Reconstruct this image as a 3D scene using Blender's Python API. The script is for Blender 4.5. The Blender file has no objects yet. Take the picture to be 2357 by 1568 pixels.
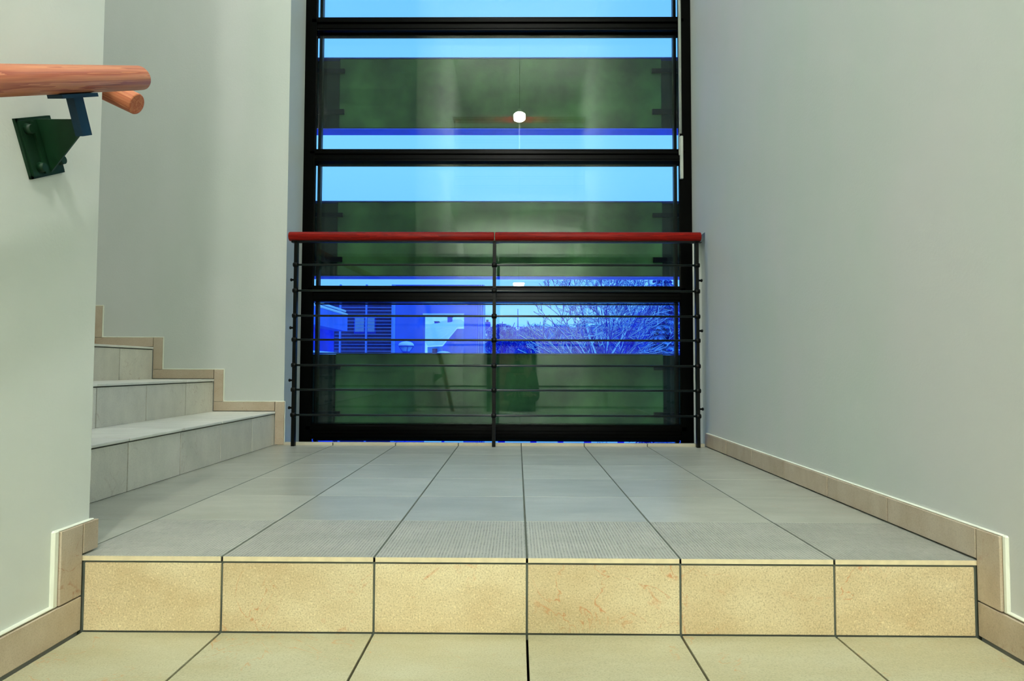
import bpy, bmesh, math, random
from mathutils import Vector, Matrix

# ---------------------------------------------------------------- camera, world, exposure
S = bpy.context.scene
COL = S.collection
F_PX = 1478.7
cam_d = bpy.data.cameras.new('camera'); cam = bpy.data.objects.new('camera', cam_d); COL.objects.link(cam)
cam_d.sensor_width = 36.0; cam_d.lens = 36.0 * F_PX / 2357.0; cam_d.clip_start = 0.02; cam_d.clip_end = 300
_r = Vector((0.999963, 0.008088, 0.00297)).normalized()
_f = Vector((-0.008207, 0.99907, 0.042321)).normalized()
_u = _r.cross(_f).normalized()
cam.matrix_world = Matrix(((_r.x, _u.x, -_f.x, -0.0202), (_r.y, _u.y, -_f.y, -1.2762), (_r.z, _u.z, -_f.z, 0.3728), (0, 0, 0, 1)))
S.camera = cam

S.view_settings.view_transform = 'Standard'
S.view_settings.look = 'None'
S.view_settings.gamma = 1.0
S.view_settings.use_curve_mapping = False
S.view_settings.exposure = 0.0
S.cycles.use_denoising = True
S.cycles.max_bounces = 10
S.cycles.transparent_max_bounces = 16
S.cycles.caustics_reflective = False

LAMP_POWER = 1250.0      # radiance of the bare globe lamp over the stairs
DISC_POWER = 830.0     # radiance of the small disc lamp at the foot of the steps
FILL_POWER = 16.5        # radiance of the unseen round fill lights added at the ceiling
w = bpy.data.worlds.new('overcast_winter_sky'); S.world = w; w.use_nodes = True
wn = w.node_tree.nodes; wl = w.node_tree.links
bg = wn['Background']
_tc = wn.new('ShaderNodeTexCoord'); _sx = wn.new('ShaderNodeSeparateXYZ'); _rp = wn.new('ShaderNodeValToRGB')
wl.new(_tc.outputs['Generated'], _sx.inputs[0]); wl.new(_sx.outputs['Z'], _rp.inputs[0])
_rp.color_ramp.elements[0].position = 0.0; _rp.color_ramp.elements[0].color = (0.31, 0.80, 1.45, 1)
_rp.color_ramp.elements[1].position = 0.6; _rp.color_ramp.elements[1].color = (0.20, 0.62, 1.4, 1)
_e = _rp.color_ramp.elements.new(0.16); _e.color = (0.215, 0.64, 1.4, 1)
_e = _rp.color_ramp.elements.new(0.30); _e.color = (0.28, 0.76, 1.4, 1)
wl.new(_rp.outputs[0], bg.inputs[0]); bg.inputs[1].default_value = 1.0

# ---------------------------------------------------------------- helpers
def link(o, parent=None):
    COL.objects.link(o)
    if parent is not None: o.parent = parent
    return o
def tag(o, label=None, cat=None, group=None, kind=None):
    if label: o['label'] = label
    if cat: o['category'] = cat
    if group: o['group'] = group
    if kind: o['kind'] = kind
    return o
def empty(name, loc=(0, 0, 0), rz=0):
    o = bpy.data.objects.new(name, None); o.location = loc; o.rotation_euler = (0, 0, rz); o.empty_display_size = .1
    COL.objects.link(o); return o
class MB:
    """collects shapes in world space; build() links them as one mesh object (parent at an origin is subtracted)"""
    def __init__(s): s.bm = bmesh.new()
    def box(s, x0, x1, y0, y1, z0, z1, mi=0, bev=0):
        r = bmesh.ops.create_cube(s.bm, size=1)
        vs = r['verts']
        for v in vs:
            v.co = Vector(((x0 + x1) / 2 + v.co.x * (x1 - x0), (y0 + y1) / 2 + v.co.y * (y1 - y0), (z0 + z1) / 2 + v.co.z * (z1 - z0)))
        fs = list({f for v in vs for f in v.link_faces})
        for f in fs: f.material_index = mi
        if bev:
            es = list({e for v in vs for e in v.link_edges})
            rr = bmesh.ops.bevel(s.bm, geom=es, offset=bev, segments=1, affect='EDGES', profile=.5)
            for f in rr['faces']: f.material_index = mi
        return s
    def prism(s, pts, depth_vec, mi=0):
        a = [s.bm.verts.new(Vector(p)) for p in pts]
        b = [s.bm.verts.new(Vector(p) + Vector(depth_vec)) for p in pts]
        n = len(pts)
        s.bm.faces.new(a).material_index = mi
        s.bm.faces.new(b[::-1]).material_index = mi
        for i in range(n):
            s.bm.faces.new((a[i], b[i], b[(i + 1) % n], a[(i + 1) % n])).material_index = mi
        return s
    def tube(s, p0, p1, r0, r1=None, n=16, mi=0, round_end=0, smooth=True):
        p0 = Vector(p0); p1 = Vector(p1); r1 = r0 if r1 is None else r1
        d = (p1 - p0); L = d.length; d.normalize()
        up = Vector((0, 0, 1)) if abs(d.z) < .95 else Vector((1, 0, 0))
        a = d.cross(up).normalized(); b = a.cross(d).normalized()
        prof = [(0, r0), (L, r1)]
        if round_end:
            k = round_end
            prof = [(0, r0 - k), (k * .3, r0 - k * .3), (k, r0), (L - k, r1), (L - k * .3, r1 - k * .3), (L, r1 - k)]
        rings = []
        for t, r in prof:
            rings.append([s.bm.verts.new(p0 + d * t + (a * math.cos(2 * math.pi * i / n) + b * math.sin(2 * math.pi * i / n)) * r) for i in range(n)])
        for q in range(len(rings) - 1):
            for i in range(n):
                f = s.bm.faces.new((rings[q][i], rings[q][(i + 1) % n], rings[q + 1][(i + 1) % n], rings[q + 1][i])); f.material_index = mi; f.smooth = smooth
        s.bm.faces.new(rings[0][::-1]).material_index = mi; s.bm.faces.new(rings[-1]).material_index = mi
        return s
    def lathe(s, c, prof, n=24, mi=0, axis='z'):
        c = Vector(c); rings = []
        for r, t in prof:
            ring = []
            for i in range(n):
                a = 2 * math.pi * i / n
                p = Vector((r * math.cos(a), r * math.sin(a), t)) if axis == 'z' else (Vector((r * math.cos(a), t, r * math.sin(a))) if axis == 'y' else Vector((t, r * math.cos(a), r * math.sin(a))))
                ring.append(s.bm.verts.new(c + p))
            rings.append(ring)
        for q in range(len(rings) - 1):
            for i in range(n):
                f = s.bm.faces.new((rings[q][i], rings[q][(i + 1) % n], rings[q + 1][(i + 1) % n], rings[q + 1][i])); f.smooth = True; f.material_index = mi
        s.bm.faces.new(rings[0][::-1]).material_index = mi; s.bm.faces.new(rings[-1]).material_index = mi
        return s
    def build(s, name, mats, parent=None, normals=True):
        me = bpy.data.meshes.new(name)
        if normals: bmesh.ops.recalc_face_normals(s.bm, faces=s.bm.faces[:])
        off = parent.matrix_basis if parent is not None else Matrix.Identity(4)
        if parent is not None and parent.parent is not None: off = parent.parent.matrix_basis @ off
        if parent is not None: s.bm.transform(off.inverted())
        s.bm.to_mesh(me); s.bm.free()
        for m in (mats if isinstance(mats, (list, tuple)) else [mats]): me.materials.append(m)
        return link(bpy.data.objects.new(name, me), parent)
def box(name, m, b, parent=None, bev=0): return MB().box(*b, bev=bev).build(name, m, parent)
def struct(o, label=None):
    o['kind'] = 'structure'
    if label: o['label'] = label
    return o

# ---------------------------------------------------------------- materials
def mat(name):
    m = bpy.data.materials.new(name); m.use_nodes = True
    nt = m.node_tree; return m, nt.nodes, nt.links, nt.nodes['Principled BSDF']
def N(n, t, **k):
    x = n.new(t)
    for a, b in k.items(): setattr(x, a, b)
    return x
def mixc(n, l, fac, a, b, mode='MIX'):
    m = N(n, 'ShaderNodeMix', data_type='RGBA', blend_type=mode)
    for i, v in ((0, fac), (6, a), (7, b)):
        if hasattr(v, 'is_output') or isinstance(v, bpy.types.NodeSocket): l.new(v, m.inputs[i])
        else: m.inputs[i].default_value = v if i == 0 else (*v, 1)
    return m.outputs[2]
def ramp(n, l, src, p0, p1, c0=0., c1=1.):
    r = N(n, 'ShaderNodeMapRange'); l.new(src, r.inputs[0])
    r.inputs[1].default_value = p0; r.inputs[2].default_value = p1; r.inputs[3].default_value = c0; r.inputs[4].default_value = c1
    return r.outputs[0]
def noise(n, l, co, scale, detail=4, rough=.55, dist=0):
    x = N(n, 'ShaderNodeTexNoise'); l.new(co, x.inputs['Vector']); x.inputs['Scale'].default_value = scale
    x.inputs['Detail'].default_value = detail; x.inputs['Roughness'].default_value = rough; x.inputs['Distortion'].default_value = dist
    return x.outputs[0]
def math_(n, l, op, a, b=None):
    x = N(n, 'ShaderNodeMath', operation=op)
    for i, v in ((0, a), (1, b)):
        if v is None: continue
        if isinstance(v, bpy.types.NodeSocket): l.new(v, x.inputs[i])
        else: x.inputs[i].default_value = v
    return x.outputs[0]
def simple(name, c, rough=.5, metal=0, var=.12, scale=12, spec=.5, bump=0, bscale=200):
    m, n, l, p = mat(name)
    co = N(n, 'ShaderNodeTexCoord').outputs['Object']
    f = noise(n, l, co, scale)
    col = mixc(n, l, ramp(n, l, f, .3, .7), tuple(x * (1 - var) for x in c), tuple(min(1, x * (1 + var)) for x in c))
    l.new(col, p.inputs['Base Color'])
    p.inputs['Roughness'].default_value = rough; p.inputs['Metallic'].default_value = metal; p.inputs['Specular IOR Level'].default_value = spec
    if bump:
        b = N(n, 'ShaderNodeBump'); b.inputs['Strength'].default_value = bump; b.inputs['Distance'].default_value = .002
        l.new(noise(n, l, co, bscale, 3), b.inputs['Height']); l.new(b.outputs[0], p.inputs['Normal'])
    return m
def tile(name, ca, cb, vein, speck, veinamt=.5, ribs=0, rough=.45, isl=.10, spec=.35):
    """limestone-look ceramic: cloudy base, fine speckle, thin rusty veins, each tile slightly its own shade"""
    m, n, l, p = mat(name)
    co = N(n, 'ShaderNodeTexCoord').outputs['Object']
    geo = N(n, 'ShaderNodeNewGeometry')
    rnd = geo.outputs['Random Per Island']
    add = N(n, 'ShaderNodeVectorMath', operation='ADD'); l.new(co, add.inputs[0])
    cx = N(n, 'ShaderNodeCombineXYZ'); 
    for i, k in enumerate((7., 13., 5.)): l.new(math_(n, l, 'MULTIPLY', rnd, k), cx.inputs[i])
    l.new(cx.outputs[0], add.inputs[1]); v = add.outputs[0]
    st = N(n, 'ShaderNodeMapping'); l.new(v, st.inputs[0]); st.inputs['Scale'].default_value = (1, 2.6, 1.6)
    base = mixc(n, l, ramp(n, l, noise(n, l, st.outputs[0], 5, 5, .6), .35, .68), ca, cb)
    # soft streaky bands
    # speckle
    sp = ramp(n, l, noise(n, l, v, 330, 2, .6), .48, .70)
    base = mixc(n, l, math_(n, l, 'MULTIPLY', sp, speck), base, tuple(x * .52 for x in ca))
    sp2 = ramp(n, l, noise(n, l, v, 280, 2, .6), .56, .74)
    base = mixc(n, l, math_(n, l, 'MULTIPLY', sp2, speck * .8), base, tuple(min(1, x * 1.35) for x in cb))
    # veins: thin iso-lines of a warped noise, only in patches
    vn = noise(n, l, v, 6.5, 3.5, .55, 1.2)
    vv = ramp(n, l, math_(n, l, 'ABSOLUTE', math_(n, l, 'SUBTRACT', vn, .5)), .0, .011, 1, 0)
    vn2 = noise(n, l, st.outputs[0], 3.0, 2, .5, .6)
    v2 = ramp(n, l, math_(n, l, 'ABSOLUTE', math_(n, l, 'SUBTRACT', math_(n, l, 'FRACT', math_(n, l, 'MULTIPLY', vn2, 9.)), .5)), .0, .07, .55, 0)
    msk = ramp(n, l, noise(n, l, v, 4.2, 2), .50, .62)
    msk2 = ramp(n, l, noise(n, l, v, 2.4, 1), .56, .64)
    brk = ramp(n, l, noise(n, l, v, 90, 2), .38, .58)
    k = math_(n, l, 'ADD', math_(n, l, 'MULTIPLY', vv, msk), math_(n, l, 'MULTIPLY', v2, msk2))
    k = math_(n, l, 'MULTIPLY', math_(n, l, 'MULTIPLY', k, brk), veinamt)
    base = mixc(n, l, k, base, vein)
    sh = ramp(n, l, rnd, 0, 1, 1 - isl, 1 + isl)
    cc = N(n, 'ShaderNodeCombineColor')
    for i in range(3): l.new(sh, cc.inputs[i])
    base = mixc(n, l, 1.0, base, cc.outputs[0], 'MULTIPLY')
    b = N(n, 'ShaderNodeBump'); b.inputs['Strength'].default_value = .25; b.inputs['Distance'].default_value = .001
    hgt = noise(n, l, v, 120, 3)
    if ribs:
        sx = N(n, 'ShaderNodeSeparateXYZ'); l.new(co, sx.inputs[0])
        wob = math_(n, l, 'MULTIPLY', math_(n, l, 'SUBTRACT', noise(n, l, co, 25, 2), .5), .0025)
        ph = math_(n, l, 'FRACT', math_(n, l, 'MULTIPLY', math_(n, l, 'ADD', sx.outputs[0], wob), 1 / .0066))
        gr = ramp(n, l, math_(n, l, 'ABSOLUTE', math_(n, l, 'SUBTRACT', ph, .5)), .10, .30, 1, 0)
        groove_tone = ramp(n, l, noise(n, l, co, 60, 4, .7), .42, .62)  # uneven tone of the darker grooves
        base = mixc(n, l, math_(n, l, 'MULTIPLY', gr, math_(n, l, 'ADD', math_(n, l, 'MULTIPLY', groove_tone, .5), .12)), base, tuple(x * .42 for x in ca))
        hgt = math_(n, l, 'SUBTRACT', hgt, math_(n, l, 'MULTIPLY', gr, 2.5))
        b.inputs['Strength'].default_value = .5
    l.new(hgt, b.inputs['Height']); l.new(b.outputs[0], p.inputs['Normal'])
    l.new(base, p.inputs['Base Color']); p.inputs['Roughness'].default_value = rough; p.inputs['Specular IOR Level'].default_value = spec
    return m
def plaster(name, c, c2, bump=.25):
    m, n, l, p = mat(name)
    co = N(n, 'ShaderNodeTexCoord').outputs['Object']
    mp = N(n, 'ShaderNodeMapping'); l.new(co, mp.inputs[0]); mp.inputs['Scale'].default_value = (1, 1, .45)
    col = mixc(n, l, ramp(n, l, noise(n, l, mp.outputs[0], 1.9, 4, .6), .35, .65), c, c2)
    l.new(col, p.inputs['Base Color']); p.inputs['Roughness'].default_value = .85; p.inputs['Specular IOR Level'].default_value = .2
    b = N(n, 'ShaderNodeBump'); b.inputs['Strength'].default_value = bump; b.inputs['Distance'].default_value = .0015
    l.new(noise(n, l, co, 130, 3), b.inputs['Height']); l.new(b.outputs[0], p.inputs['Normal'])
    return m
def wood(name, ca, cb, cc_, axis_scale, rough=.35, rot=(0, 0, 0)):
    m, n, l, p = mat(name)
    co = N(n, 'ShaderNodeTexCoord').outputs['Object']
    mp = N(n, 'ShaderNodeMapping'); l.new(co, mp.inputs[0]); mp.inputs['Scale'].default_value = axis_scale
    rt = N(n, 'ShaderNodeMapping'); l.new(co, rt.inputs[0]); rt.inputs['Rotation'].default_value = rot; co = rt.outputs[0]; l.new(co, mp.inputs[0])
    g = noise(n, l, mp.outputs[0], 26, 4, .6, .4)
    st = ramp(n, l, math_(n, l, 'FRACT', math_(n, l, 'MULTIPLY', g, 7.)), .0, 1., 0, 1)
    col = mixc(n, l, st, ca, cb)
    mp2 = N(n, 'ShaderNodeMapping'); l.new(co, mp2.inputs[0]); mp2.inputs['Scale'].default_value = tuple(x * (4 if x > .5 else 2.) for x in axis_scale)
    fl = ramp(n, l, noise(n, l, mp2.outputs[0], 60, 2), .60, .72)
    col = mixc(n, l, math_(n, l, 'MULTIPLY', fl, .6), col, cc_)
    l.new(col, p.inputs['Base Color']); p.inputs['Roughness'].default_value = rough; p.inputs['Specular IOR Level'].default_value = .16
    return m
def emis(name, c, s):
    m, n, l, p = mat(name)
    p.inputs['Base Color'].default_value = (*c, 1); p.inputs['Emission Color'].default_value = (*c, 1); p.inputs['Emission Strength'].default_value = s
    return m
def glassm(name, f0=.0155, tint=(.93, .98, .99)):
    m, n, l, p = mat(name); n.remove(p)
    out = n['Material Output']
    lw = N(n, 'ShaderNodeLayerWeight'); lw.inputs[0].default_value = .5
    k = math_(n, l, 'POWER', lw.outputs['Facing'], 5.)
    k = math_(n, l, 'ADD', math_(n, l, 'MULTIPLY', k, 1 - f0), f0)
    t = N(n, 'ShaderNodeBsdfTransparent'); t.inputs[0].default_value = (*tint, 1)
    g = N(n, 'ShaderNodeBsdfGlossy'); g.inputs['Roughness'].default_value = 0.0; g.inputs[0].default_value = (.97, 1, .86, 1)
    mx = N(n, 'ShaderNodeMixShader'); l.new(k, mx.inputs[0]); l.new(t.outputs[0], mx.inputs[1]); l.new(g.outputs[0], mx.inputs[2])
    l.new(mx.outputs[0], out.inputs['Surface'])
    return m
def snowy(name, dark, snow, thr=.1, scale=9):
    """dark bark or needles with snow lying on whatever faces up"""
    m, n, l, p = mat(name)
    geo = N(n, 'ShaderNodeNewGeometry'); sx = N(n, 'ShaderNodeSeparateXYZ'); l.new(geo.outputs['Normal'], sx.inputs[0])
    co = N(n, 'ShaderNodeTexCoord').outputs['Object']
    nz = math_(n, l, 'MULTIPLY', math_(n, l, 'SUBTRACT', noise(n, l, co, scale), .5), 1.0)
    k = ramp(n, l, math_(n, l, 'ADD', sx.outputs[2], nz), thr, thr + .15)
    l.new(mixc(n, l, k, dark, snow), p.inputs['Base Color']); p.inputs['Roughness'].default_value = .9
    return m

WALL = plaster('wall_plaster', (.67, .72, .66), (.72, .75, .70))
WALLB = plaster('wall_plaster_back', (.55, .60, .54), (.60, .63, .585))  # darker copy of the plaster, the back wall's dimmer light put into its colour
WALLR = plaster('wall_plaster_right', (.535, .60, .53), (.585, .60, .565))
BEAD = simple('caulk', (.85, .88, .74), .6, var=.05)
TLAND = tile('landing_tile', (.335, .35, .285), (.42, .43, .36), (.42, .26, .17), .16, .35, rough=.33, spec=.5)  # same tile as the front steps, window light's grey put into its colour
TRIB = tile('ribbed_tile', (.36, .37, .31), (.43, .435, .37), (.42, .30, .22), .12, .15, ribs=1)
TSTEP = tile('step_tile', (.66, .65, .56), (.76, .745, .64), (.30, .2, .14), .2, .45)
TSTR = tile('stair_tread_tile', (.72, .74, .65), (.82, .82, .74), (.42, .26, .17), .12, .35)
TYEL = tile('lamplit_tile', (.60, .47, .26), (.74, .645, .40), (.56, .20, .07), .60, .75, isl=.06)  # same tile as the landing, the lamp's yellow light put into its colour
TTREAD = tile('lamplit_tread_tile', (.43, .405, .25), (.48, .475, .32), (.50, .27, .11), .40, .8, isl=.04)  # tread version, lamplight's warm tint also held in the colour
TSKIRT = tile('skirting_tile', (.46, .37, .26), (.56, .48, .36), (.36, .18, .1), .25, .6, isl=.08)
TEDGE = simple('tile_edge', (.74, .64, .40), .6, var=.1, scale=40)
GROUT = simple('grout', (.085, .10, .075), .9, var=.2)
SILL = tile('sill_tile', (.50, .47, .35), (.60, .57, .44), (.4, .3, .2), .1, .1)
SLOPE = math.atan2(.147, .3) * .965
WOODL = wood('beech_wood', (.64, .26, .125), (.40, .105, .05), (.22, .07, .035), (1.7, .045, 1.7), rot=(-SLOPE, 0, 0))
WOODX = wood('beech_wood_x', (.60, .24, .115), (.42, .11, .05), (.22, .07, .035), (.045, 1.7, 1.7), rot=(0, -SLOPE, 0))
WOODR = wood('backlit_beech_wood', (.26, .006, .001), (.13, .002, .0005), (.08, .005, .003), (.08, 1.6, 1.6), .45)  # same beech as the wall rails, backlit shade put into a darker red
STEELG = simple('dark_green_steel', (.003, .026, .009), .5, 0, var=.3, spec=.3)
STEELB = simple('dark_blue_steel', (.002, .024, .052), .5, 0, var=.3, spec=.3)
BLACK = simple('black_steel', (.001, .002, .001), .4, 0, spec=.15)
FRAME = simple('black_green_frame', (.0004, .0006, .0001), .26, 0, var=.3, spec=.07)
SEAL = simple('sash_seal', (.004, .005, .012), .5)
ALU = simple('grey_aluminium', (.42, .46, .40), .4, .2, var=.08)
ROD = simple('rail_rod', (.003, .008, .005), .35, 0, spec=.6)
PANE = glassm('window_glass')
CONC = simple('mossy_concrete', (.040, .092, .020), .9, var=.8, scale=3.2, bump=.4, bscale=40)
CONCD = simple('dark_concrete', (.004, .012, .002), .9, var=.4, scale=6)
UNDERLIT = simple('blue_underside_light', (.03, .10, .95), .7, var=.1)  # snow light on the beam undersides, painted as blue
COPING = simple('blue_coping', (.01, .05, .35), .6)
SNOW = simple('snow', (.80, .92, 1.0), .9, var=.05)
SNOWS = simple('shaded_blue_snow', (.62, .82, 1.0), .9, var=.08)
BWALL = simple('bluelit_render', (.075, .16, .88), .8, var=.22, scale=.8)  # blue outdoor light is put into these building colours
BDEEP = simple('deep_bluelit_render', (.02, .05, .75), .8, var=.3, scale=1.5)
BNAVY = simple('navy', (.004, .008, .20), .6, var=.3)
BPALE = simple('pale_bluelit_render', (.20, .42, .95), .8, var=.15, scale=1)
BCONC = simple('bluelit_concrete', (.07, .19, .88), .8, var=.2, scale=2)
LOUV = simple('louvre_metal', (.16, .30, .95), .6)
BGLASS = simple('bluelit_pane', (.12, .28, .95), .2, var=.3, scale=2)
TREEM = snowy('snowy_bark', (.003, .012, .50), (.62, .90, 1.0), -.10, 14)  # blue of the shade is put into the dark bark, twigs and needles
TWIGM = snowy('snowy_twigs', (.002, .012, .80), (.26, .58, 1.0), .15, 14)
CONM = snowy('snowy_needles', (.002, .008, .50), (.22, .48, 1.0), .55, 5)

# ---------------------------------------------------------------- the setting
XR, XL, XC = .885, -.885, -1.14      # right wall, near left wall, edge of the window opening
YB, YW = 1.81, 2.03                  # stair wall plane, front of the window frame
ZT = 4.5
# floor of the landing: grout bed plus tiles
b = MB()
b.box(-1.30, .90, .004, 1.83, -.30, -.0012, mi=1)
b.box(-1.30, .90, .004, 1.83, -.012, -.0022, mi=1)
g = .0022; h = .0009
xs = [-1.185, -.9, -.6, -.3, 0, .3, .6, .90]
for i in range(len(xs) - 1):
    x0, x1 = xs[i] + g, xs[i + 1] - g
    for j in range(1, 6):
        y0, y1 = .3 * j + h, .3 * j + .3 - h
        b.box(x0, x1, y0, y1, -.010, 0, mi=0, bev=.0006)
    if i == 0: b.box(x0, x1, .05, .3 - h, -.010, 0, mi=0)
floor = b.build('floor', [TLAND, GROUT]); struct(floor, 'stone-look tiled landing floor in a window-lit grey tint')
b = MB()
for i in range(1, len(xs) - 1):
    b.box(xs[i] + g, xs[i + 1] - g, 0.0006, .3 - h, -.0085, 0.0, mi=0)
    b.box(xs[i] + g, xs[i + 1] - g, 0.0, .0012, -.0092, -.0003, mi=1)
fr = b.build('tile_row', [TRIB, TEDGE], floor); fr['label'] = 'ribbed tile row with sandy edge'
b = MB()
for k in range(-8, 6):
    x0, x1 = max(-1.165, k * .3 * 1.0 + .0 + .002 + 0.0), min(.872, (k + 1) * .3 - .002)
    if x1 - x0 > .01 and x1 > -1.16: b.box(x0, x1, 1.803, 1.832, -.004, .013, mi=0, bev=.001)
b.box(-1.165, .872, 1.806, 1.829, -.05, .0115, mi=1)
struct(b.build('trim_1', [SILL, GROUT]), 'pale tile lip along the landing edge')

# right wall with the notch by the window
b = MB()
b.box(XR, 1.25, -4.8, YB, -2.6, ZT)
b.box(XR, 1.25, YB, 2.128, 1.03, ZT)
b.box(.93, 1.25, YB, 2.128, -2.6, 1.03)
b.box(XR, .93, YW + .002, 2.128, -2.6, 1.03)
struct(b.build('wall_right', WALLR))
# near left wall of the lower flight (its end is the pillar edge) turning left behind the upper flight
b = MB()
b.box(-1.12, XL, -4.8, .03, -2.6, ZT)
b.box(-3.3, -1.12, -.10, .03, -2.6, ZT)
struct(b.build('wall_left', WALL))
b = MB()
b.box(-3.3, XC, YB, 2.128, -2.6, ZT)
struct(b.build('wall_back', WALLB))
struct(box('wall_stairhead', WALL, (-3.45, -3.3, -.10, 2.128, -2.6, ZT)))
struct(box('wall_rear', WALL, (-1.12, 1.25, -4.95, -4.8, -2.6, ZT)))
struct(box('ceiling', WALL, (-3.45, 1.25, -4.95, 2.30, ZT, ZT + .15)))
# lower landing floor
struct(MB().box(XL, XR, -4.8, -2.4, -1.5, -1.323).build('floor_lower', TTREAD))
# gallery slab behind the camera
g_ = MB().box(XL, XR, -4.8, -2.76, 2.40, 2.60).build('floor_upper', WALL); struct(g_)

# skirtings -------------------------------------------------
def skirt(name, boxes, beads, label=None):
    b = MB()
    for q in boxes: b.box(*q, mi=0, bev=.0008)
    o = b.build(name, [TSKIRT, GROUT]); struct(o, label)
    if beads:
        b = MB()
        for q in beads: b.box(*q, bev=min(.003, min(abs(q[1] - q[0]), abs(q[3] - q[2]), abs(q[5] - q[4])) * .4))
        c = b.build('caulk_bead', BEAD, o); c['label'] = 'white caulk bead'
    return o
sh = .062; t = .010; e = .0015
R = []
ys = [0, .3, .6, .9, 1.2, 1.5, 1.81]
for a, c in zip(ys, ys[1:]): R.append((XR - t, XR + .004, a + e, c - e, .004, sh))
R += [(XR - t, XR + .004, -.062, -e, -.077 + e, sh)]
for k in range(0, 8):
    z = -.147 * (k + 1)
    R.append((XR - t, XR + .004, -.3 * k - .3 + e, -.3 * k - (0 if k == 0 else 0) - e, z + .004, z + .070 - e))
    if k: R.append((XR - t, XR + .004, -.3 * k - .062, -.3 * k - e, z + .070 + e, z + .147 + .070 - e))
R.append((XR + .0, XR + .04, YB - .001, YB + .010, .004, sh))
skirt('baseboard_right', R, [(XR - .006, XR + .002, -.062, 1.805, sh, sh + .0035), (XR - .006, XR + .002, -.074, -.062, -.077, sh + .004), (XR - .006, XR + .002, -.30, -.062, -.077, -.0715)], 'beige tile skirting stepping along the right wall')
L = [(XL - .004, XL + t, -.062, -.002, -.077 + e, sh), (XL - .004, XL + t, .001, .045, .004, sh)]
for k in range(0, 8):
    z = -.147 * (k + 1)
    L.append((XL - .004, XL + t, -.3 * k - .3 + e, -.3 * k - e, z + .004, z + .070 - e))
    if k: L.append((XL - .004, XL + t, -.3 * k - .062, -.3 * k - e, z + .070 + e, z + .147 + .070 - e))
skirt('baseboard_left', L, [(XL - .002, XL + .007, -.066, .036, sh, sh + .0035), (XL - .002, XL + .007, -.077, -.062, -.077, sh + .004), (XL - .002, XL + .007, -.30, -.062, -.077, -.0715)], 'beige tile skirting stepping along the left wall')
# stair skirting on the back wall
NS = 6; RX = -1.180; RUN = .2965; RISE = .1535
B = []
bead = []
for k in range(NS):
    xr = RX - RUN * k; zt = RISE * (k + 1) + .006; zb = RISE * k + .006
    # vertical piece in front of riser k
    B.append((xr + e, xr + .045, YB - t, YB + .004, (zb + .046 + e) if k else .003, zt + .046 - 0))
    B.append((xr - RUN + .045 + e - .045, xr - e, YB - t, YB + .004, zt + .003, zt + .046))
    bead.append((xr - RUN + .045, xr + .045 + .003, YB - .007, YB + .002, zt + .046, zt + .050))
    bead.append((xr + .045, xr + .0485, YB - .007, YB + .002, (zb + .046) if k else .012, zt + .046))
o = skirt('baseboard_back', B, bead, 'beige tile skirting stepping up the stair wall')

# ---------------------------------------------------------------- upper flight on the left (kept as one staircase)
st = empty('staircase', (RX, .9, 0))
tag(st, 'grey tiled stair flight climbing to the left of the landing', 'stairs')
jy = [.04, .344, .644, .944, 1.244, 1.544, 1.80]
for k in range(NS):
    xr = RX - RUN * k; zt = RISE * (k + 1) + .006; zb = RISE * k + .006
    x1 = xr - RUN
    sb = MB().box(-3.29, xr - .008, .036, 1.806, zb if k else -.2, zt - .010).build('step', GROUT, st)
    b = MB()
    for a, c in zip(jy, jy[1:]): b.box(xr - .010, xr - .0005, a + .0024, c - .0024, zb if k else .001, zt - .0135, mi=0, bev=.0006)
    b.build('riser', TSTEP, sb)
    b = MB()
    for a, c in zip(jy, jy[1:]): b.box(x1 - .012, xr + .0045, a + .0018, c - .0018, zt - .0095, zt, mi=0, bev=.002)
    b.build('tread', TSTR, sb)

# ---------------------------------------------------------------- lower flight
ls = empty('staircase', (0, -.3, -.147))
tag(ls, 'tiled steps in a lamplit yellow tint leading up to the landing from the front', 'stairs')
cx = [-.873, -.6, -.3, 0, .3, .6, .873]
for k in range(8):
    y = -.3 * k; zt = -.147 * k; zb = -.147 * (k + 1)
    sb = MB().box(XL + .001, XR - .001, y - .30, y + .006, zb - .20, zb - .0105).box(XL + .001, XR - .001, y + .0035, y + .30, zb - .2, zt - .0105).build('step', GROUT, ls)
    b = MB()
    for a, c in zip(cx, cx[1:]): b.box(a + .0022, c - .0022, y + .0005, y + .008, zb + .002, zt - .0135, bev=.0006)
    b.build('riser', TYEL, sb)
    b = MB()
    for a, c in zip(cx, cx[1:]): b.box(a + .0022, c - .0022, y - .30 + .0008, y - .0015, zb - .0095, zb, bev=.0006)
    b.build('tread', TTREAD, sb)

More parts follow.
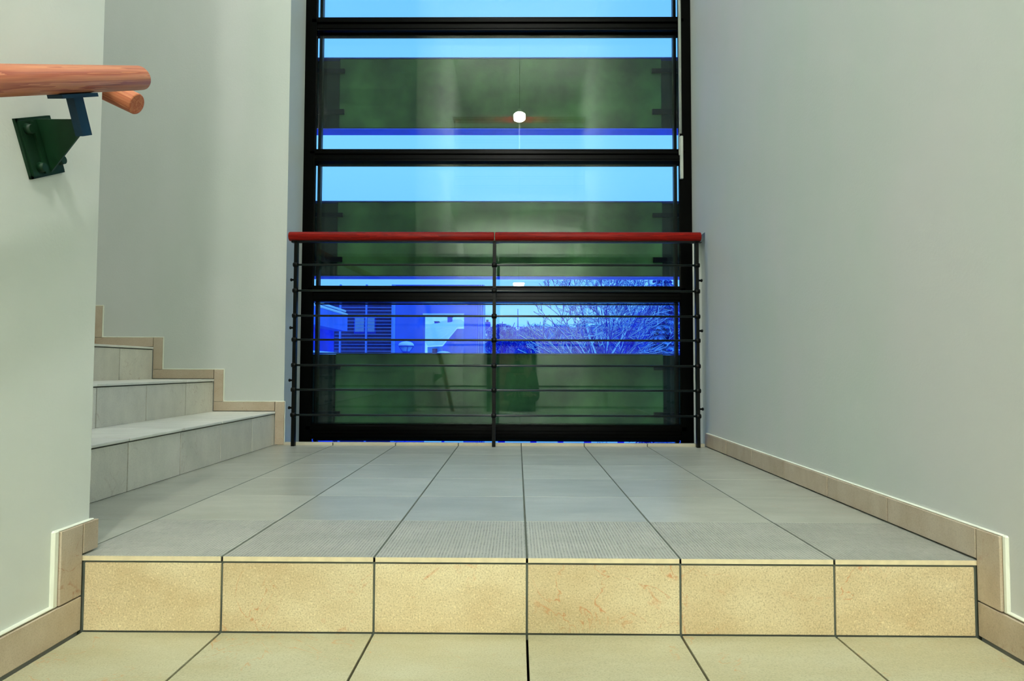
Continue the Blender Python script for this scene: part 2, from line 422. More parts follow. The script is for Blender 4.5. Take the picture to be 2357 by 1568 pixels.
# ---------------------------------------------------------------- window
win = empty('window_1', (-.13, YW, 0)); struct(win, 'tall black-framed window with stacked wide panes')
JL, JR = -1.063, .803
MB().box(XC - .005, JL - .019, YW, YW + .03, -1.0, ZT - .01, bev=.002).box(XC - .005, JL - .045, YW + .03, YW + .095, -1.0, ZT - .01).box(JL - .016, JL, YW + .045, YW + .075, -1.0, ZT - .01).build('frame_jamb', FRAME, win)
MB().box(JR + .019, XR - .001, YW, YW + .03, -1.0, ZT - .01, bev=.002).box(JR + .045, XR - .001, YW + .03, YW + .095, -1.0, ZT - .01).box(JR, JR + .016, YW + .045, YW + .075, -1.0, ZT - .01).build('frame_jamb', FRAME, win)
def transom(z0, z1):
    h_ = z1 - z0
    prof = [(0, 0), (0, .008), (-.004, .010), (-.004, .026), (.006, .029), (.006, h_ * .55), (0, h_ * .57), (-.006, h_ * .60), (-.006, h_ - .012), (-.002, h_ - .008), (0, h_ - .006), (0, h_), (.084, h_), (.084, 0)]
    pts = [(JL - .044, YW + .006 + y, z0 + z) for y, z in prof]
    b = MB().prism(pts, (JR - JL + .088, 0, 0))
    b.box(JL - .02, JR + .02, YW + .045, YW + .065, z0 - .012, z0 - .006)
    b.build('transom', FRAME, win)
TR = [(-.712, -.63), (.003, .082), (.714, .796), (1.452, 1.515), (2.150, 2.221), (2.80, 2.90), (3.49, 3.59), (4.18, 4.28)]
for z0, z1 in TR: transom(z0, z1)
zz = [-1.0] + [z for q in TR for z in q] + [ZT - .01]
for i in range(0, len(zz), 2):
    z0, z1 = zz[i], zz[i + 1]
    if i == 0: continue
    MB().box(JL - .044, JR + .044, YW + .032, YW + .038, z0 - .004, z1 + .004).box(JL - .044, JR + .044, YW + .082, YW + .088, z0 - .004, z1 + .004).build('pane', PANE, win)
act = empty('window_opener', (.826, YW - .02, 1.35))
tag(act, 'slim grey window opener rod fixed upright on the right frame', 'window opener')
MB().tube((.8245, YW - .009, 1.592), (.8245, YW - .009, 4.2), .0078, n=14).build('rod', ALU, act)
MB().box(.8215, .8375, YW - .018, YW - .001, 1.352, 1.578, bev=.003).build('housing', ALU, act)
MB().box(.8175, .8205, YW - .006, YW - .0, 1.48, 1.60).build('chain_guide', ALU, act)

# ---------------------------------------------------------------- guard railing in front of the window
YR = 1.77
gr = empty('guard_railing', (-.13, YR, 0))
tag(gr, 'wooden handrail in a backlit dark red on thin black posts and rods before the window', 'railing')
zr = .998; RR = .0225
for x0, x1 in ((-1.113, -.1315), (-.1285, .852)):
    MB().tube((x0, YR, zr), (x1, YR, zr), RR, n=28, round_end=.004).build('handrail', WOODR, gr)
MB().box(-1.10, .845, YR - .010, YR + .010, zr - .0285, zr - .0205).build('handrail_strip', BLACK, gr)
for x in (-1.078, -.130, .832):
    pp = MB().box(x - .008, x + .008, YR - .012, YR + .012, -.30, zr - .022, bev=.001)
    pp.box(x - .022, x + .022, YR - .012, YR + .012, zr - .030, zr - .026)
    po = pp.build('post', BLACK, gr)
rodz = (.861, .617, .503, .382, .266, .147, .737)
for z in rodz:
    MB().tube((-1.082, YR - .006, z), (.836, YR - .006, z), .0048, n=12).build('rod', ROD, gr)
    for x in (-1.078, -.130, .832): MB().lathe((x, YR - .006, z), [(.010, -.012), (.013, -.006), (.013, .006), (.010, .012)], n=12, axis='x').build('rod_clamp', BLACK, gr)
for sx_, xw in ((-1, XC), (1, .93)):
    xp = -1.078 if sx_ < 0 else .832
    for z in ((.79, .56, .31, .18) if sx_ < 0 else (.79, .55, .18)):
        MB().tube((xp, YR + .004, z), (xp + sx_ * (.022), YR + .004, z), .005, n=10).lathe((xp + sx_ * .024, YR + .004, z), [(.006, -.004), (.008, 0), (.006, .004)], n=10, axis='x').build('wall_bolt', BLACK, gr)

# ---------------------------------------------------------------- wooden handrails on the left
def wall_rail(label, O, a, nrm, out, L0, L1, wm, bracket_at, r=.0235):
    """O: point on the rail axis, a: along the rail, nrm: square to it upward, out: from the wall into the room"""
    O = Vector(O); a = Vector(a).normalized(); nrm = Vector(nrm).normalized(); out = Vector(out).normalized()
    th = empty('wall_handrail', tuple(O)); tag(th, label, 'handrail')
    MB().tube(O + a * L0, O + a * L1, r, n=36, round_end=.003).build('rail', wm, th)
    for s0 in bracket_at:
        P = lambda s, n_, x: O + a * (s0 + s) + nrm * n_ + out * x
        def bx(b, s, n_, x):
            pts = [P(s[0], n_[0], x[0]), P(s[1], n_[0], x[0]), P(s[1], n_[1], x[0]), P(s[0], n_[1], x[0])]
            b.prism(pts, out * (x[1] - x[0])); return b
        D = -.085
        plate = bx(MB(), (-.072, .010), (-.160, -.066), (D, D + .008)).build('wall_plate', STEELG, th)
        bx(bx(bx(bx(MB(), (-.076, .014), (-.164, -.158), (D, D + .005)), (-.076, .014), (-.068, -.062), (D, D + .005)), (-.076, -.070), (-.164, -.062), (D, D + .005)), (-.046, -.040), (-.158, -.068), (D, D + .012)).build('plate_rim', STEELG, plate)
        for s, n_ in ((-.058, -.080), (-.052, -.146), (.002, -.140)):
            c = P(s, n_, D + .008)
            MB().tube(c, c + out * .010, .0095, .0075, n=14).build('bolt', STEELG, plate)
        MB().prism([P(-.028, -.066, D + .008), P(-.028, -.066, -.006), P(-.028, -.092, -.006), P(-.028, -.158, D + .008)], a * .005).build('gusset', STEELG, th)
        bx(MB(), (-.012, .012), (-.100, -.028), (-.006, .006))
        b = MB(); bx(b, (-.040, -.014), (-.094, -.030), (-.007, .007)); b.build('arm', STEELB, th)
        b = MB(); bx(b, (-.078, .022), (-.030, -.0235), (-.013, .013)); b.build('saddle', STEELB, th)
    return th
sl = math.atan2(.147, .3) * .965
a1 = (0, math.cos(sl), math.sin(sl)); n1 = (0, -math.sin(sl), math.cos(sl))
wall_rail('thick pale beech handrail on the left wall with a dark green bracket', (-.800, -.160, .884), a1, n1, (1, 0, 0), -3.0, .198, WOODL, (0.0, -1.2, -2.4))
a2 = (-math.cos(sl), 0, math.sin(sl)); n2 = (math.sin(sl), 0, math.cos(sl))
wall_rail('shorter beech handrail of the upper flight peeking from behind the left wall', (-1.20, .112, .952 + (1.20 - .862) * math.tan(sl)), a2, n2, (0, 1, 0), -.375, 1.9, WOODX, (.55, 1.4))

# ---------------------------------------------------------------- lamps
LX, LY, LZ = .0, -2.55, 3.545
lampg = empty('pendant_lamp', (LX, LY, LZ)); tag(lampg, 'small round glowing lamp hanging behind the viewer, mirrored white in the upper glass', 'lamp')
LM = emis('lamp_glow', (1.0, .985, .94), LAMP_POWER)
MB().lathe((LX, LY, LZ), [(.012, -.036), (.045, -.031), (.070, -.014), (.075, .0), (.070, .014), (.045, .030), (.02, .036)], n=28).build('globe', LM, lampg)
MB().lathe((LX, LY, LZ + .055), [(.022, -.012), (.024, .03), (.008, .04)], n=20).build('lamp_holder', ALU, lampg)
MB().tube((LX, LY, LZ + .09), (LX, LY, ZT), .003, n=8).build('cord', BLACK, lampg)
l2 = empty('disc_lamp', (0, -4.3, 1.645)); tag(l2, 'flat white disc lamp behind the viewer, mirrored as a thin ellipse above the third transom', 'lamp')
MB().lathe((0, -4.3, 1.645), [(.03, -.030), (.075, -.018), (.088, 0), (.075, .018), (.03, .026)], n=28).build('diffuser', emis('disc_glow', (1.0, .985, .93), DISC_POWER), l2)
MB().tube((0, -4.3, 1.665), (0, -4.3, 2.40), .008, n=10).build('stem', ALU, l2)
CM = emis('fill_glow', (1.0, .985, .95), FILL_POWER)
def ceil_fill(x, y, z, r, label):  # unseen lights added at the ceiling to brighten the room
    c = empty('ceiling_fill_light', (x, y, z)); tag(c, label, 'lamp')
    MB().lathe((x, y, z - .018), [(r + .012, -.016), (r + .016, 0), (r + .012, .018)], n=32).build('housing', ALU, c)
    MB().lathe((x, y, z - .046), [(r * .6, -.018), (r * .93, -.004), (r, .012)], n=32).build('diffuser', CM, c)  # glowing face of the added fill light
ceil_fill(0.0, -.9, ZT, .32, 'added round fill light high over the front steps')
ceil_fill(-.2, .8, ZT, .32, 'added round fill light high over the landing')
ceil_fill(-2.2, .9, ZT, .34, 'added round fill light high over the left flight')

# ---------------------------------------------------------------- what stands behind the camera (seen mirrored in the glass)
gg = empty('gallery_railing', (0, -2.79, 2.6)); tag(gg, 'railing on the upper gallery mirrored high in the window', 'railing')
MB().tube((-.86, -2.79, 3.60), (.86, -2.79, 3.60), .0225, n=20, round_end=.003).build('handrail', WOODR, gg)
for x in (-.84, 0, .84): MB().box(x - .008, x + .008, -2.80, -2.78, 2.40, 3.58).build('post', ALU, gg)
for z in (2.72, 2.84, 2.96, 3.08, 3.2, 3.32, 3.44): MB().tube((-.84, -2.79, z), (.84, -2.79, z), .005, n=8).build('rod', ROD, gg)
dr = empty('door_1', (-.05, -4.79, -1.323)); struct(dr, 'brown door at the lower landing')
BROWN = simple('door_brown', (.16, .105, .065), .5)
MB().box(-.50, .27, -4.795, -4.75, -1.32, .80).build('door_frame', BLACK, dr)
dl = MB().box(-.44, .21, -4.76, -4.735, -1.31, .74, bev=.003).build('door_leaf', BROWN, dr)
MB().tube((.16, -4.735, -.27), (.16, -4.69, -.27), .01, n=10).tube((.165, -4.69, -.27), (.04, -4.69, -.27), .009, n=10).build('handle', ALU, dl)
sg = MB().box(XR - .012, XR - .001, -1.25, -1.02, -.02, .12, bev=.001).build('wall_plate', simple('grey_plate', (.28, .27, .22), .5)); tag(sg, 'small grey plate on the right wall of the lower steps', 'wall plate')

def skin_obj(name, verts, edges, radii, m, parent, sub=2, root=0):
    me = bpy.data.meshes.new(name); me.from_pydata(verts, edges, []); me.update()
    o = bpy.data.objects.new(name, me); link(o, parent)
    me.materials.append(m)
    sk = o.modifiers.new('skin', 'SKIN'); sk.use_smooth_shade = True
    if not me.skin_vertices: 
        bm = bmesh.new(); bm.from_mesh(me); bm.verts.layers.skin.verify(); bm.to_mesh(me); bm.free()
    sv = me.skin_vertices[0].data
    for i, r in enumerate(radii):
        sv[i].radius = (r, r) if not isinstance(r, tuple) else r
        sv[i].use_root = (i == root)
    ss = o.modifiers.new('sub', 'SUBSURF'); ss.levels = sub; ss.render_levels = sub
    return o
# photographer, standing on the steps bent to a tripod camera
PX, PY, PZ = .03, -2.0, -1.029
pers = empty('person', (PX, PY, PZ)); tag(pers, 'person in a dark green jacket bending to a camera, mirrored in the glass', 'person')
SKIN = simple('skin', (.50, .30, .20), .55, var=.06); JACK = simple('green_jacket', (.03, .11, .05), .8, var=.2); TROU = simple('dark_trousers', (.012, .014, .014), .8); HAIR = simple('dark_hair', (.02, .013, .009), .6); SHOE = simple('black_shoes', (.01, .01, .01), .4)
V = [(0, 0, .92), (0, .01, 1.02), (0, .05, 1.15), (0, .10, 1.27), (0, .16, 1.36), (0, .20, 1.42), (0, .235, 1.475), (0, .25, 1.53)]
Rr = [(.11, .085), (.10, .075), (.105, .08), (.11, .08), (.09, .07), (.052, .05), (.075, .085), (.07, .08)]
Ed = [(i, i + 1) for i in range(7)]
for s in (-1, 1):
    i = len(V); V += [(s * .135, .11, 1.29), (s * .165, .14, 1.07), (s * .12, .32, 1.08), (s * .075, .42, 1.12)]; Rr += [.055, .042, .035, .026]
    Ed += [(3, i), (i, i + 1), (i + 1, i + 2), (i + 2, i + 3)]
    # palm and five fingers
    j = len(V); V += [(s * .055, .450, 1.125)]; Rr += [.028]; Ed += [(i + 3, j)]
    for q in range(4):
        k = len(V); yy = .470; zz_ = 1.15 - q * .019
        V += [(s * (.052), yy + .012, zz_), (s * .030, yy + .035 - q * .002, zz_ + .002), (s * .008, yy + .028 - q * .003, zz_)]; Rr += [.0095, .0085, .0075]
        Ed += [(j, k), (k, k + 1), (k + 1, k + 2)]
    k = len(V); V += [(s * .045, .435, 1.155), (s * .025, .44, 1.17)]; Rr += [.011, .009]; Ed += [(j, k), (k, k + 1)]
    i = len(V); V += [(s * .09, 0, .86), (s * .10, .03, .48), (s * .10, -.01, .09), (s * .105, .09, .035)]; Rr += [.085, .058, .042, .034]
    Ed += [(0, i), (i, i + 1), (i + 1, i + 2), (i + 2, i + 3)]
skin_obj('body', V, Ed, Rr, SKIN, pers)
Vj = [(0, 0, .82), (0, .015, 1.0), (0, .05, 1.15), (0, .10, 1.28), (0, .165, 1.375)]; Rj = [(.17, .135), (.155, .12), (.15, .115), (.14, .11), (.075, .065)]; Ej = [(i, i + 1) for i in range(4)]
for s in (-1, 1):
    i = len(Vj); Vj += [(s * .13, .11, 1.30), (s * .158, .14, 1.07), (s * .12, .31, 1.06), (s * .09, .385, 1.10)]; Rj += [.07, .055, .045, .038]; Ej += [(3, i), (i, i + 1), (i + 1, i + 2), (i + 2, i + 3)]
skin_obj('jacket', Vj, Ej, Rj, JACK, pers)
skin_obj('pullover', [(0, .07, .80), (0, .075, 1.0), (0, .10, 1.16), (0, .145, 1.28), (0, .185, 1.37)], [(0, 1), (1, 2), (2, 3), (3, 4)], [(.10, .085), (.10, .075), (.095, .075), (.085, .07), (.062, .05)], TROU, pers)
Vt = [(0, 0, .92)]; Rt = [(.15, .12)]; Et = []
for s in (-1, 1):
    i = len(Vt); Vt += [(s * .095, 0, .82), (s * .10, .03, .48), (s * .10, -.005, .07)]; Rt += [.105, .078, .062]; Et += [(0, i), (i, i + 1), (i + 1, i + 2)]
skin_obj('trousers', Vt, Et, Rt, TROU, pers)
for s in (-1, 1): skin_obj('shoe', [(s * .10, -.03, .045), (s * .102, .06, .045), (s * .108, .15, .035)], [(0, 1), (1, 2)], [.048, .046, .036], SHOE, pers, 1)
b = MB().lathe((0, .235, 1.545), [(.075, -.05), (.092, -.01), (.088, .04), (.055, .08), (.015, .095)], n=20)
for v in b.bm.verts:
    if v.co.y > .29 and v.co.z < 1.57: v.co.y = .285
ho = b.build('hair', HAIR); ho.parent = pers
b = MB().lathe((0, .245, 1.515), [(.02, -.10), (.05, -.085), (.068, -.04), (.074, 0), (.070, .04), (.05, .08), (.02, .095)], n=20)
b.tube((0, .31, 1.53), (0, .338, 1.492), .010, .014, n=10)
for s in (-1, 1): b.lathe((s * .076, .24, 1.51), [(.010, -.006), (.018, 0), (.010, .006)], n=10, axis='x')
b.tube((-.024, .310, 1.465), (.024, .310, 1.465), .007, n=8)
fc = b.build('face', SKIN); fc.parent = pers
for s in (-1, 1):
    ey = MB().lathe((s * .028, .309, 1.525), [(.004, .008), (.009, .004), (.010, 0)], n=10, axis='y').build('eye', BLACK); ey.parent = pers
tri = empty('tripod', (-.02, -1.42, -.882)); tag(tri, 'black camera tripod standing on the steps in front of the photographer', 'tripod')
hub = Vector((-.02, -1.42, .20))
MB().tube(hub, hub + Vector((0, 0, .10)), .014, n=12).lathe(hub + Vector((0, 0, -.02)), [(.02, -.02), (.03, 0), (.02, .025)], n=14).build('head', BLACK, tri)
for fx, fy, fz in ((-.30, -1.10, -.588 + .147), (.26, -1.10, -.588 + .147), (-.02, -1.60, -.882)):
    if fy > -1.2: fz = -.588
    p1 = Vector((fx, fy, fz)); mid = hub.lerp(p1, .55)
    lg = MB().tube(hub, mid, .012, n=10).build('leg', BLACK, tri); MB().tube(mid, p1, .008, n=10).build('foot_section', ALU, lg)
cb = empty('photo_camera', (-.02, -1.42, .30)); tag(cb, 'black camera on the tripod, its lens glinting in the glass', 'camera')
MB().box(-.09, .05, -1.485, -1.39, .315, .415, bev=.006).box(-.05, .01, -1.46, -1.40, .41, .445, bev=.006).build('camera_body', BLACK, cb)
ln = MB().tube((-.0202, -1.39, .3728), (-.0202, -1.305, .3728), .034, .036, n=28).build('lens', BLACK, cb)
MB().lathe((-.0202, -1.3045, .3728), [(.030, -.001), (.024, .003), (.010, .005)], n=24, axis='y').build('lens_glass', simple('lens_glass', (.02, .05, .04), .03, spec=1), ln)

# ---------------------------------------------------------------- outside: concrete spandrels hung before the glass
bands = [(2.75, 3.21), (1.838, 2.275), (.927, 1.382), (-.007, .455), (-.93, -.47)]
names = ['mossy concrete beam outside, the highest one before the window', 'mossy concrete beam across the top third of the window, with the mirrored lamp', 'mossy concrete beam directly behind the backlit handrail', 'mossy concrete beam lowest in the view, below the snowy trees', 'concrete beam hidden below the landing edge']
for (z0, z1), nm in zip(bands[:4], names):
    s = empty('concrete_beam', (-.15, 2.6, z0)); tag(s, nm, 'concrete beam', 'concrete beams across the window')
    b = MB().box(-1.12, .86, 2.60, 2.69, z0, z1, bev=.006).build('panel', CONC, s)
    MB().box(-1.60, -1.12, 2.625, 2.69, z0 + .004, z1 - .004).box(.86, 1.40, 2.625, 2.69, z0 + .004, z1 - .004).build('end_panel', CONCD, s)
    for x0, x1 in ((-1.40, -1.085), (.80, 1.30)):
        MB().box(x0, x1, 2.585, 2.60 if True else 0, z1 - .095, z1 - .070).box(x0, x1, 2.585, 2.60, z0 + .085, z0 + .115).build('fixing_bar', BLACK, s)
    MB().box(-1.6, 1.4, 2.60, 2.70, z0 - .006, z0).build('underside_light_strip', UNDERLIT, s)  # thin strip added to carry the painted snow light under each beam
    MB().box(-1.6, 1.4, 2.597, 2.70, z1, z1 + .006).build('coping', COPING, s)
# side fin the beams are fixed to
for x0, x1, nm in ((-1.75, -1.60, 'left'), (1.40, 1.55, 'right')):
    f_ = MB().box(x0, x1, 2.32, 2.75, -3.5, 4.5).build('concrete_fin', CONCD); tag(f_, 'upright concrete fin carrying the beam ends on the %s of the window' % nm, 'concrete fin')

# ---------------------------------------------------------------- outside: ground and buildings
GZ = -3.5
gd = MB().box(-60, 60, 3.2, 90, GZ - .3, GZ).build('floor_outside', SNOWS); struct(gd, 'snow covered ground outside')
def px(u, v, Y):
    """a point of the street at depth Y, from where it stands in the measured survey of the photo"""
    d = _f + _r * ((u - 1178.5) / F_PX) + _u * ((784 - v) / F_PX)
    c = Vector((-.0202, -1.2762, .3728)); t_ = (Y - c.y) / d.y
    return c + d * t_
# canopy building
cbld = empty('canopy_building', (-4.5, 10, GZ)); tag(cbld, 'low blue-lit concrete building with snowy roof pipes at far left', 'building')
xf = px(800, 730, 11.5).x
zt_ = px(800, 728, 11.5).z; zb_ = px(800, 763, 11.5).z
MB().box(xf - 3.2, xf, 6.5, 11.5, zb_, zt_).build('fascia', BCONC, cbld)
MB().box(xf - 3.2, xf - .25, 6.6, 11.45, GZ, zb_).build('wall', BDEEP, cbld)
MB().tube((xf - .05, 6.5, zt_ + .10), (xf - .05, 11.5, zt_ + .10), .022, n=8).tube((xf - .02, 6.5, zt_ + .03), (xf - .02, 11.5, zt_ + .03), .028, n=8).build('snowy_pipe', SNOW, cbld)
for k in range(7):
    y0 = 7.6 + k * .52
    f0 = MB().box(xf - .25, xf - .21, y0, y0 + .49, -.9, .62).build('window', LOUV, cbld)
    MB().box(xf - .215, xf - .20, y0 + .03, y0 + .46, -.85, .58).build('pane', BGLASS, f0)
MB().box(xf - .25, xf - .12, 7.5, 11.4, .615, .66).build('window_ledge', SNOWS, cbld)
# louvred and rendered building with a passage
YL = 14.0
lb = empty('louvred_building', (-3.4, YL, GZ)); tag(lb, 'blue-lit building with a dark louvred front and a plain wall with a square opening', 'building')
xa, xb, xc, xd = px(770, 750, YL).x, px(904, 750, YL).x, px(973, 750, YL).x, px(1068, 750, YL).x
xe = px(1098, 750, YL).x; xg = px(1115, 750, YL).x; zt2 = 2.35; zo = px(1020, 722, YL).z; zso = -1.2
MB().box(xa - 1, xb, YL + .35, YL + 3.5, GZ, zt2).build('dark_wall', BNAVY, lb)
ms = [px(u, 750, YL).x for u in (783, 843, 903)]
for x in ms: MB().box(x - .018, x + .018, YL - .03, YL + .05, GZ, zt2).build('mullion', LOUV, lb)
z = .35
while z < zt2 - .02:
    MB().box(xa, xb, YL, YL + .07, z, z + .011).build('louvre', LOUV, lb); z += .0805
f1 = MB().box(px(815, 750, YL + .3).x, px(865, 750, YL + .3).x, YL + .28, YL + .36, px(840, 768, YL + .3).z, px(840, 728, YL + .3).z).build('window', BDEEP, lb)
for a_, c_ in ((817, 838), (846, 862)): MB().box(px(a_, 750, YL + .27).x, px(c_, 750, YL + .27).x, YL + .265, YL + .285, px(840, 764, YL + .27).z, px(840, 731, YL + .27).z).build('pane', SNOWS, f1)
b = MB().box(xb, xc, YL, YL + .4, GZ, zt2).box(xc, xd, YL, YL + .4, zo, zt2).box(xd, xe, YL, YL + .4, GZ, zt2)
b.build('rendered_wall', BWALL, lb)
MB().box(xb - .02, xb + .06, YL - .02, YL + .1, GZ, zt2).build('corner_strip', BPALE, lb)
MB().box(xe, xg, YL + .0, YL + .45, GZ, zt2).build('side_wall', BPALE, lb)
for u in (1100, 1105, 1110): 
    x = px(u, 750, YL).x; MB().box(x - .01, x + .01, YL - .02, YL + .0, GZ, zt2).build('downpipe', BDEEP, lb)
MB().box(xc, xd, YL - .01, YL + .42, zo - .03, zo).build('lintel_snow', SNOW, lb)
# snowy house seen through the opening
hs = empty('snowy_house', (-4.0, 26, GZ)); tag(hs, 'gabled house under thick snow framed by the square wall opening', 'house')
Y1, Y2 = 24., 28.
A, Bq, Cq, Dq = px(972, 772, Y1), px(985, 797, Y1), px(1019, 794, Y1), px(1052, 755, Y1 + .6)
MB().prism([px(960, 760, Y1 + 1), Bq, Cq, Dq, px(1075, 752, Y1 + 1), px(1058, 738, Y2), px(1020, 742, Y2), px(1000, 752, Y2), px(960, 748, Y2)], (0, .25, .10)).build('roof', SNOW, hs)
MB().prism([px(1019, 797, Y1 + .3), px(1052, 757, Y1 + .9), px(1085, 757, Y1 + .9), px(1085, 900, Y1 + .9), px(1019, 900, Y1 + .3)], (0, 3, 0)).build('gable_wall', BCONC, hs)
MB().prism([px(984, 799, Y1 + .4), px(1022, 797, Y1 + .4), px(1022, 900, Y1 + .4), px(984, 900, Y1 + .4)], (0, 3, 0)).build('front_wall', BPALE, hs)
MB().prism([px(995, 803, Y1 + .35), px(1006, 803, Y1 + .35), px(1006, 840, Y1 + .35), px(995, 840, Y1 + .35)], (0, .08, 0)).build('window', BNAVY, hs)
for u0, u1, v0, v1, yy in ((1000, 1009, 741, 756, 27), (1030, 1039, 729, 745, 27)):
    ch = MB().prism([px(u0, v0, yy), px(u1, v0, yy), px(u1, v1, yy), px(u0, v1, yy)], (0, .5, 0)).build('chimney', BDEEP, hs)
    MB().prism([px(u0 - 1, v0 - 1.5, yy - .05), px(u1 + 1, v0 - 1.5, yy - .05), px(u1 + 1, v0, yy - .05), px(u0 - 1, v0, yy - .05)], (0, .6, 0)).build('chimney_cap', BNAVY, ch)
# roofs right of the building
r1 = empty('snowy_roof_house', (-1.4, 22, GZ)); tag(r1, 'small white-roofed house at the right corner of the blue-lit building', 'house')
MB().prism([px(1108, 775, 22), px(1118, 780, 22), px(1147, 799, 22), px(1147, 803, 22), px(1118, 803, 22), px(1108, 790, 22)], (0, 3, .4)).build('roof', SNOW, r1)
MB().prism([px(1110, 803, 22.2), px(1142, 803, 22.2), px(1142, 950, 22.2), px(1110, 950, 22.2)], (0, 2.5, 0)).build('wall', BPALE, r1)
MB().prism([px(1116, 741, 24), px(1128, 741, 24), px(1128, 790, 24), px(1116, 790, 24)], (0, .6, 0)).build('chimney', BDEEP, r1)
MB().prism([px(1119, 736, 24.1), px(1124, 736, 24.1), px(1124, 741, 24.1), px(1119, 741, 24.1)], (0, .3, 0)).build('chimney_pot', BNAVY, r1)
r2 = empty('flat_roofed_block', (-.2, 34, GZ)); tag(r2, 'distant flat-roofed block with small roof stacks left of the big tree', 'building')
MB().prism([px(1136, 760, 34), px(1200, 760, 34), px(1200, 950, 34), px(1136, 950, 34)], (0, 6, 0)).build('wall', BWALL, r2)
MB().prism([px(1190, 760, 33.9), px(1212, 762, 34.5), px(1212, 950, 34.5), px(1190, 950, 33.9)], (0, .1, 0)).build('side_wall', BNAVY, r2)
MB().prism([px(1136, 758, 33.8), px(1206, 758, 33.8), px(1206, 761, 33.8), px(1136, 761, 33.8)], (0, 6, 0)).build('snow_cover', SNOW, r2)
for u0, u1, v0 in ((1141, 1149, 751), (1152, 1160, 753), (1169, 1174, 750), (1174, 1187, 753), (1196, 1205, 752)):
    MB().prism([px(u0, v0, 34.5), px(u1, v0, 34.5), px(u1, 759, 34.5), px(u0, 759, 34.5)], (0, .8, 0)).build('roof_stack', BDEEP, r2)
mst = MB().tube(px(1192, 760, 36), px(1192, 711, 36), .035, .02, n=6).tube(px(1188, 752, 36), px(1196, 752, 36), .02, n=6).build('mast', BDEEP); tag(mst, 'thin aerial mast rising above the flat distant roof', 'mast')
# street lamps
def street_lamp(u, v, Y, s, label):
    c = px(u, v, Y); t_ = empty('street_lamp', (c.x, c.y, GZ)); tag(t_, label, 'street lamp', 'globe street lamps outside')
    MB().lathe(c, [(.30 * s, -.02 * s), (.31 * s, .02 * s), (.26 * s, .09 * s), (.16 * s, .14 * s), (.03 * s, .16 * s)], n=24).build('snow_cap', SNOW, t_)
    MB().lathe(c, [(.25 * s, -.06 * s), (.30 * s, -.045 * s), (.30 * s, -.02 * s)], n=24).build('lamp_hood', BDEEP, t_)
    MB().lathe(c, [(.08 * s, -.34 * s), (.13 * s, -.25 * s), (.25 * s, -.06 * s)], n=24).build('lamp_shade', BPALE, t_)
    for q in range(4):
        an = q * math.pi / 2 + .4
        MB().tube(c + Vector((.29 * s * math.cos(an), .29 * s * math.sin(an), -.05 * s)), c + Vector((.09 * s * math.cos(an), .09 * s * math.sin(an), -.36 * s)), .012 * s, n=6).build('strut', BDEEP, t_)
    MB().lathe(c, [(.05 * s, -.50 * s), (.09 * s, -.38 * s), (.15 * s, -.26 * s), (.10 * s, -.22 * s)], n=16).build('socket', BDEEP, t_)
    MB().tube((c.x, c.y, GZ), (c.x, c.y, c.z - .42 * s), .05 * s, n=12).build('pole', BDEEP, t_)
street_lamp(935, 795, 11.0, .48, 'street lamp with a snow cap before the plain blue-lit wall')
street_lamp(1021, 819, 12.5, .62, 'street lamp whose snow cap just shows above the lowest concrete beam')

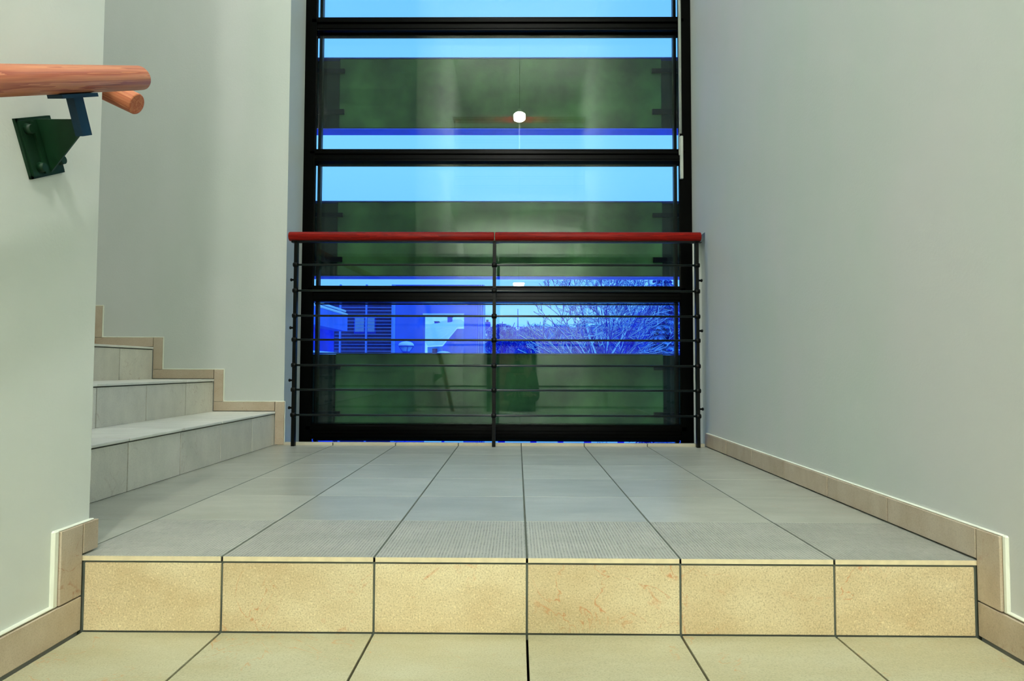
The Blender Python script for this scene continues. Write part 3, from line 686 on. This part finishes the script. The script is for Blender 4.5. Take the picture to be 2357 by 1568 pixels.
# ---------------------------------------------------------------- trees
def tree(name, base, cz, RX_, RZ, seed, label, m, n_main=9, depth=3, r0=.05, L0=1.2, group=None, rmin=.008, trunk_r=.1, lift=.10, tilt=(.2, 1.25), twig=1.):
    """bare tree: trunk, then limbs fanning out; growth stays inside an ellipsoid crown centred at height cz"""
    rnd = random.Random(seed); t_ = empty(name, base); tag(t_, label, 'tree', group)
    bm = bmesh.new(); ctr = Vector((base[0], base[1], cz))
    def seg(p, q, ra, rb, n=4):
        d = (q - p).normalized(); u_ = Vector((0, 0, 1)) if abs(d.z) < .9 else Vector((1, 0, 0))
        a = d.cross(u_).normalized(); c = a.cross(d).normalized()
        A_ = [bm.verts.new(p + (a * math.cos(6.2832 * i / n) + c * math.sin(6.2832 * i / n)) * ra) for i in range(n)]
        B_ = [bm.verts.new(q + (a * math.cos(6.2832 * i / n) + c * math.sin(6.2832 * i / n)) * rb) for i in range(n)]
        for i in range(n): bm.faces.new((A_[i], A_[(i + 1) % n], B_[(i + 1) % n], B_[i])).smooth = True
    def inside(p):
        q = p - ctr
        return (q.x / RX_) ** 2 + (q.y / RX_) ** 2 + (q.z / RZ) ** 2 < 1
    def grow(p, d, L, r, lv):
        n = 6 if lv == depth else 4
        for s in range(n):
            d = (d + Vector((rnd.uniform(-1, 1), rnd.uniform(-1, 1), rnd.uniform(-1, 1))) * (.10 if lv == depth else .20) + Vector((0, 0, lift * (.3 if lv < 2 else 1)))).normalized()
            q = p + d * (L / n); r2_ = max(rmin, r * .84)
            if lv < depth and not inside(q): return
            seg(p, q, r, r2_, 5 if lv > 2 else 4)
            p, r = q, r2_
            if lv == depth and not inside(p): return
            if lv > 0 and (s > 0 or lv < depth):
                for _ in range(2 if lv >= depth - 1 else rnd.choice((1, 2))):
                    if rnd.random() > twig: continue
                    ax = Vector((rnd.uniform(-1, 1), rnd.uniform(-1, 1), rnd.uniform(-.7, .7))).normalized()
                    nd = (d + ax * rnd.uniform(.6, 1.0)).normalized()
                    grow(p, nd, L * rnd.uniform(.36, .56), max(rmin, r * .6), lv - 1)
    b0 = Vector(base); fork = Vector((base[0], base[1], cz - RZ * .55))
    seg(b0, fork, trunk_r * 1.3, trunk_r, 10)
    for i in range(n_main):
        an = 6.2832 * i / n_main + rnd.uniform(-.2, .2); tl = tilt[0] + (tilt[1] - tilt[0]) * ((i * 7) % n_main) / (n_main - 1)
        d = Vector((math.cos(an) * math.sin(tl), math.sin(an) * math.sin(tl), math.cos(tl)))
        grow(fork + Vector((0, 0, rnd.uniform(-.25, .3))), d, L0, r0, depth)
    bm.transform(Matrix.Translation(-Vector(base)))
    me = bpy.data.meshes.new('branches'); bm.to_mesh(me); bm.free(); me.materials.append(m)
    link(bpy.data.objects.new('branches', me), t_)
    return t_
tb = px(1385, 800, 13.0)
tree('bare_tree', (tb.x, 13.0, GZ), px(1385, 765, 13.).z, 1.72, 1.9, 4, 'large bare tree loaded with snow filling the right half of the low pane', TREEM, n_main=15, depth=3, r0=.034, L0=2.5, rmin=.0078, twig=.76, lift=.06, tilt=(.15, 1.45))
for i, (u, v, Y, R_, RZ, sd, lab) in enumerate(((1155, 800, 20, .75, .80, 11, 'bushy snow-dusted tree before the flat distant block'), (1228, 802, 22.4, 1.0, .85, 12, 'snow-dusted tree just left behind the large bare tree'),
        (1290, 805, 25.2, 1.5, 1.0, 15, 'snow-dusted tree behind the left side of the large bare tree'), (1352, 800, 19.3, 1.1, .70, 16, 'snow-dusted tree directly behind the large bare tree'), (1428, 800, 22, 1.3, .95, 13, 'snow-dusted tree behind the right side of the large bare tree'), (1500, 790, 25.2, 1.6, 1.4, 17, 'snow-dusted tree in the gap left of the dark conifer'), (1560, 790, 19.0, 1.3, 1.6, 14, 'snow-dusted tree behind the dark conifer at the right edge'))):
    c = px(u, v, Y)
    tree('bushy_tree', (c.x, Y, GZ), c.z, R_, RZ, sd, lab, TWIGM, n_main=22, depth=3, r0=.03, L0=RZ * 1.6, rmin=.011, lift=.05, tilt=(.2, 1.6), group='snow-dusted trees in the background')
# conifer
c = px(1525, 800, 16.2)
cf = empty('conifer', (c.x, 16.2, GZ)); tag(cf, 'dark snowy conifer at the right edge of the low pane', 'tree')
rnd = random.Random(3); bm = bmesh.new()
zz_ = .6
while zz_ < 6.6:
    rad = 1.25 * (1 - (zz_ / 7.0)) + .12
    for k in range(16):
        an = rnd.uniform(0, 6.28); L_ = rad * rnd.uniform(.75, 1.1)
        base_ = Vector((c.x, 16.2, GZ + zz_)); d = Vector((math.cos(an), math.sin(an), -.25))
        side = Vector((-math.sin(an), math.cos(an), 0))
        for q in range(7):
            p = base_ + d * L_ * (q + 1) / 7.5; wv = .16 * (1 - q / 9)
            for s in (-1, 1):
                tip = p + side * s * wv + d * .10 + Vector((0, 0, -.06 + rnd.uniform(-.05, .05)))
                v1 = bm.verts.new(p + Vector((0, 0, .03))); v2 = bm.verts.new(p + d * .10 + Vector((0, 0, -.02))); v3 = bm.verts.new(tip); v4 = bm.verts.new(p - Vector((0, 0, .035)))
                bm.faces.new((v1, v2, v3)); bm.faces.new((v1, v3, v4)); bm.faces.new((v4, v3, v2)); bm.faces.new((v1, v4, v2))
    zz_ += .14
bm.transform(Matrix.Translation(-Vector((c.x, 16.2, GZ))))
me = bpy.data.meshes.new('needles'); bm.to_mesh(me); bm.free(); me.materials.append(CONM); link(bpy.data.objects.new('needles', me), cf)
MB().tube((c.x, 16.2, GZ), (c.x, 16.2, GZ + 6.6), .10, .02, n=8).build('trunk', BNAVY, cf)
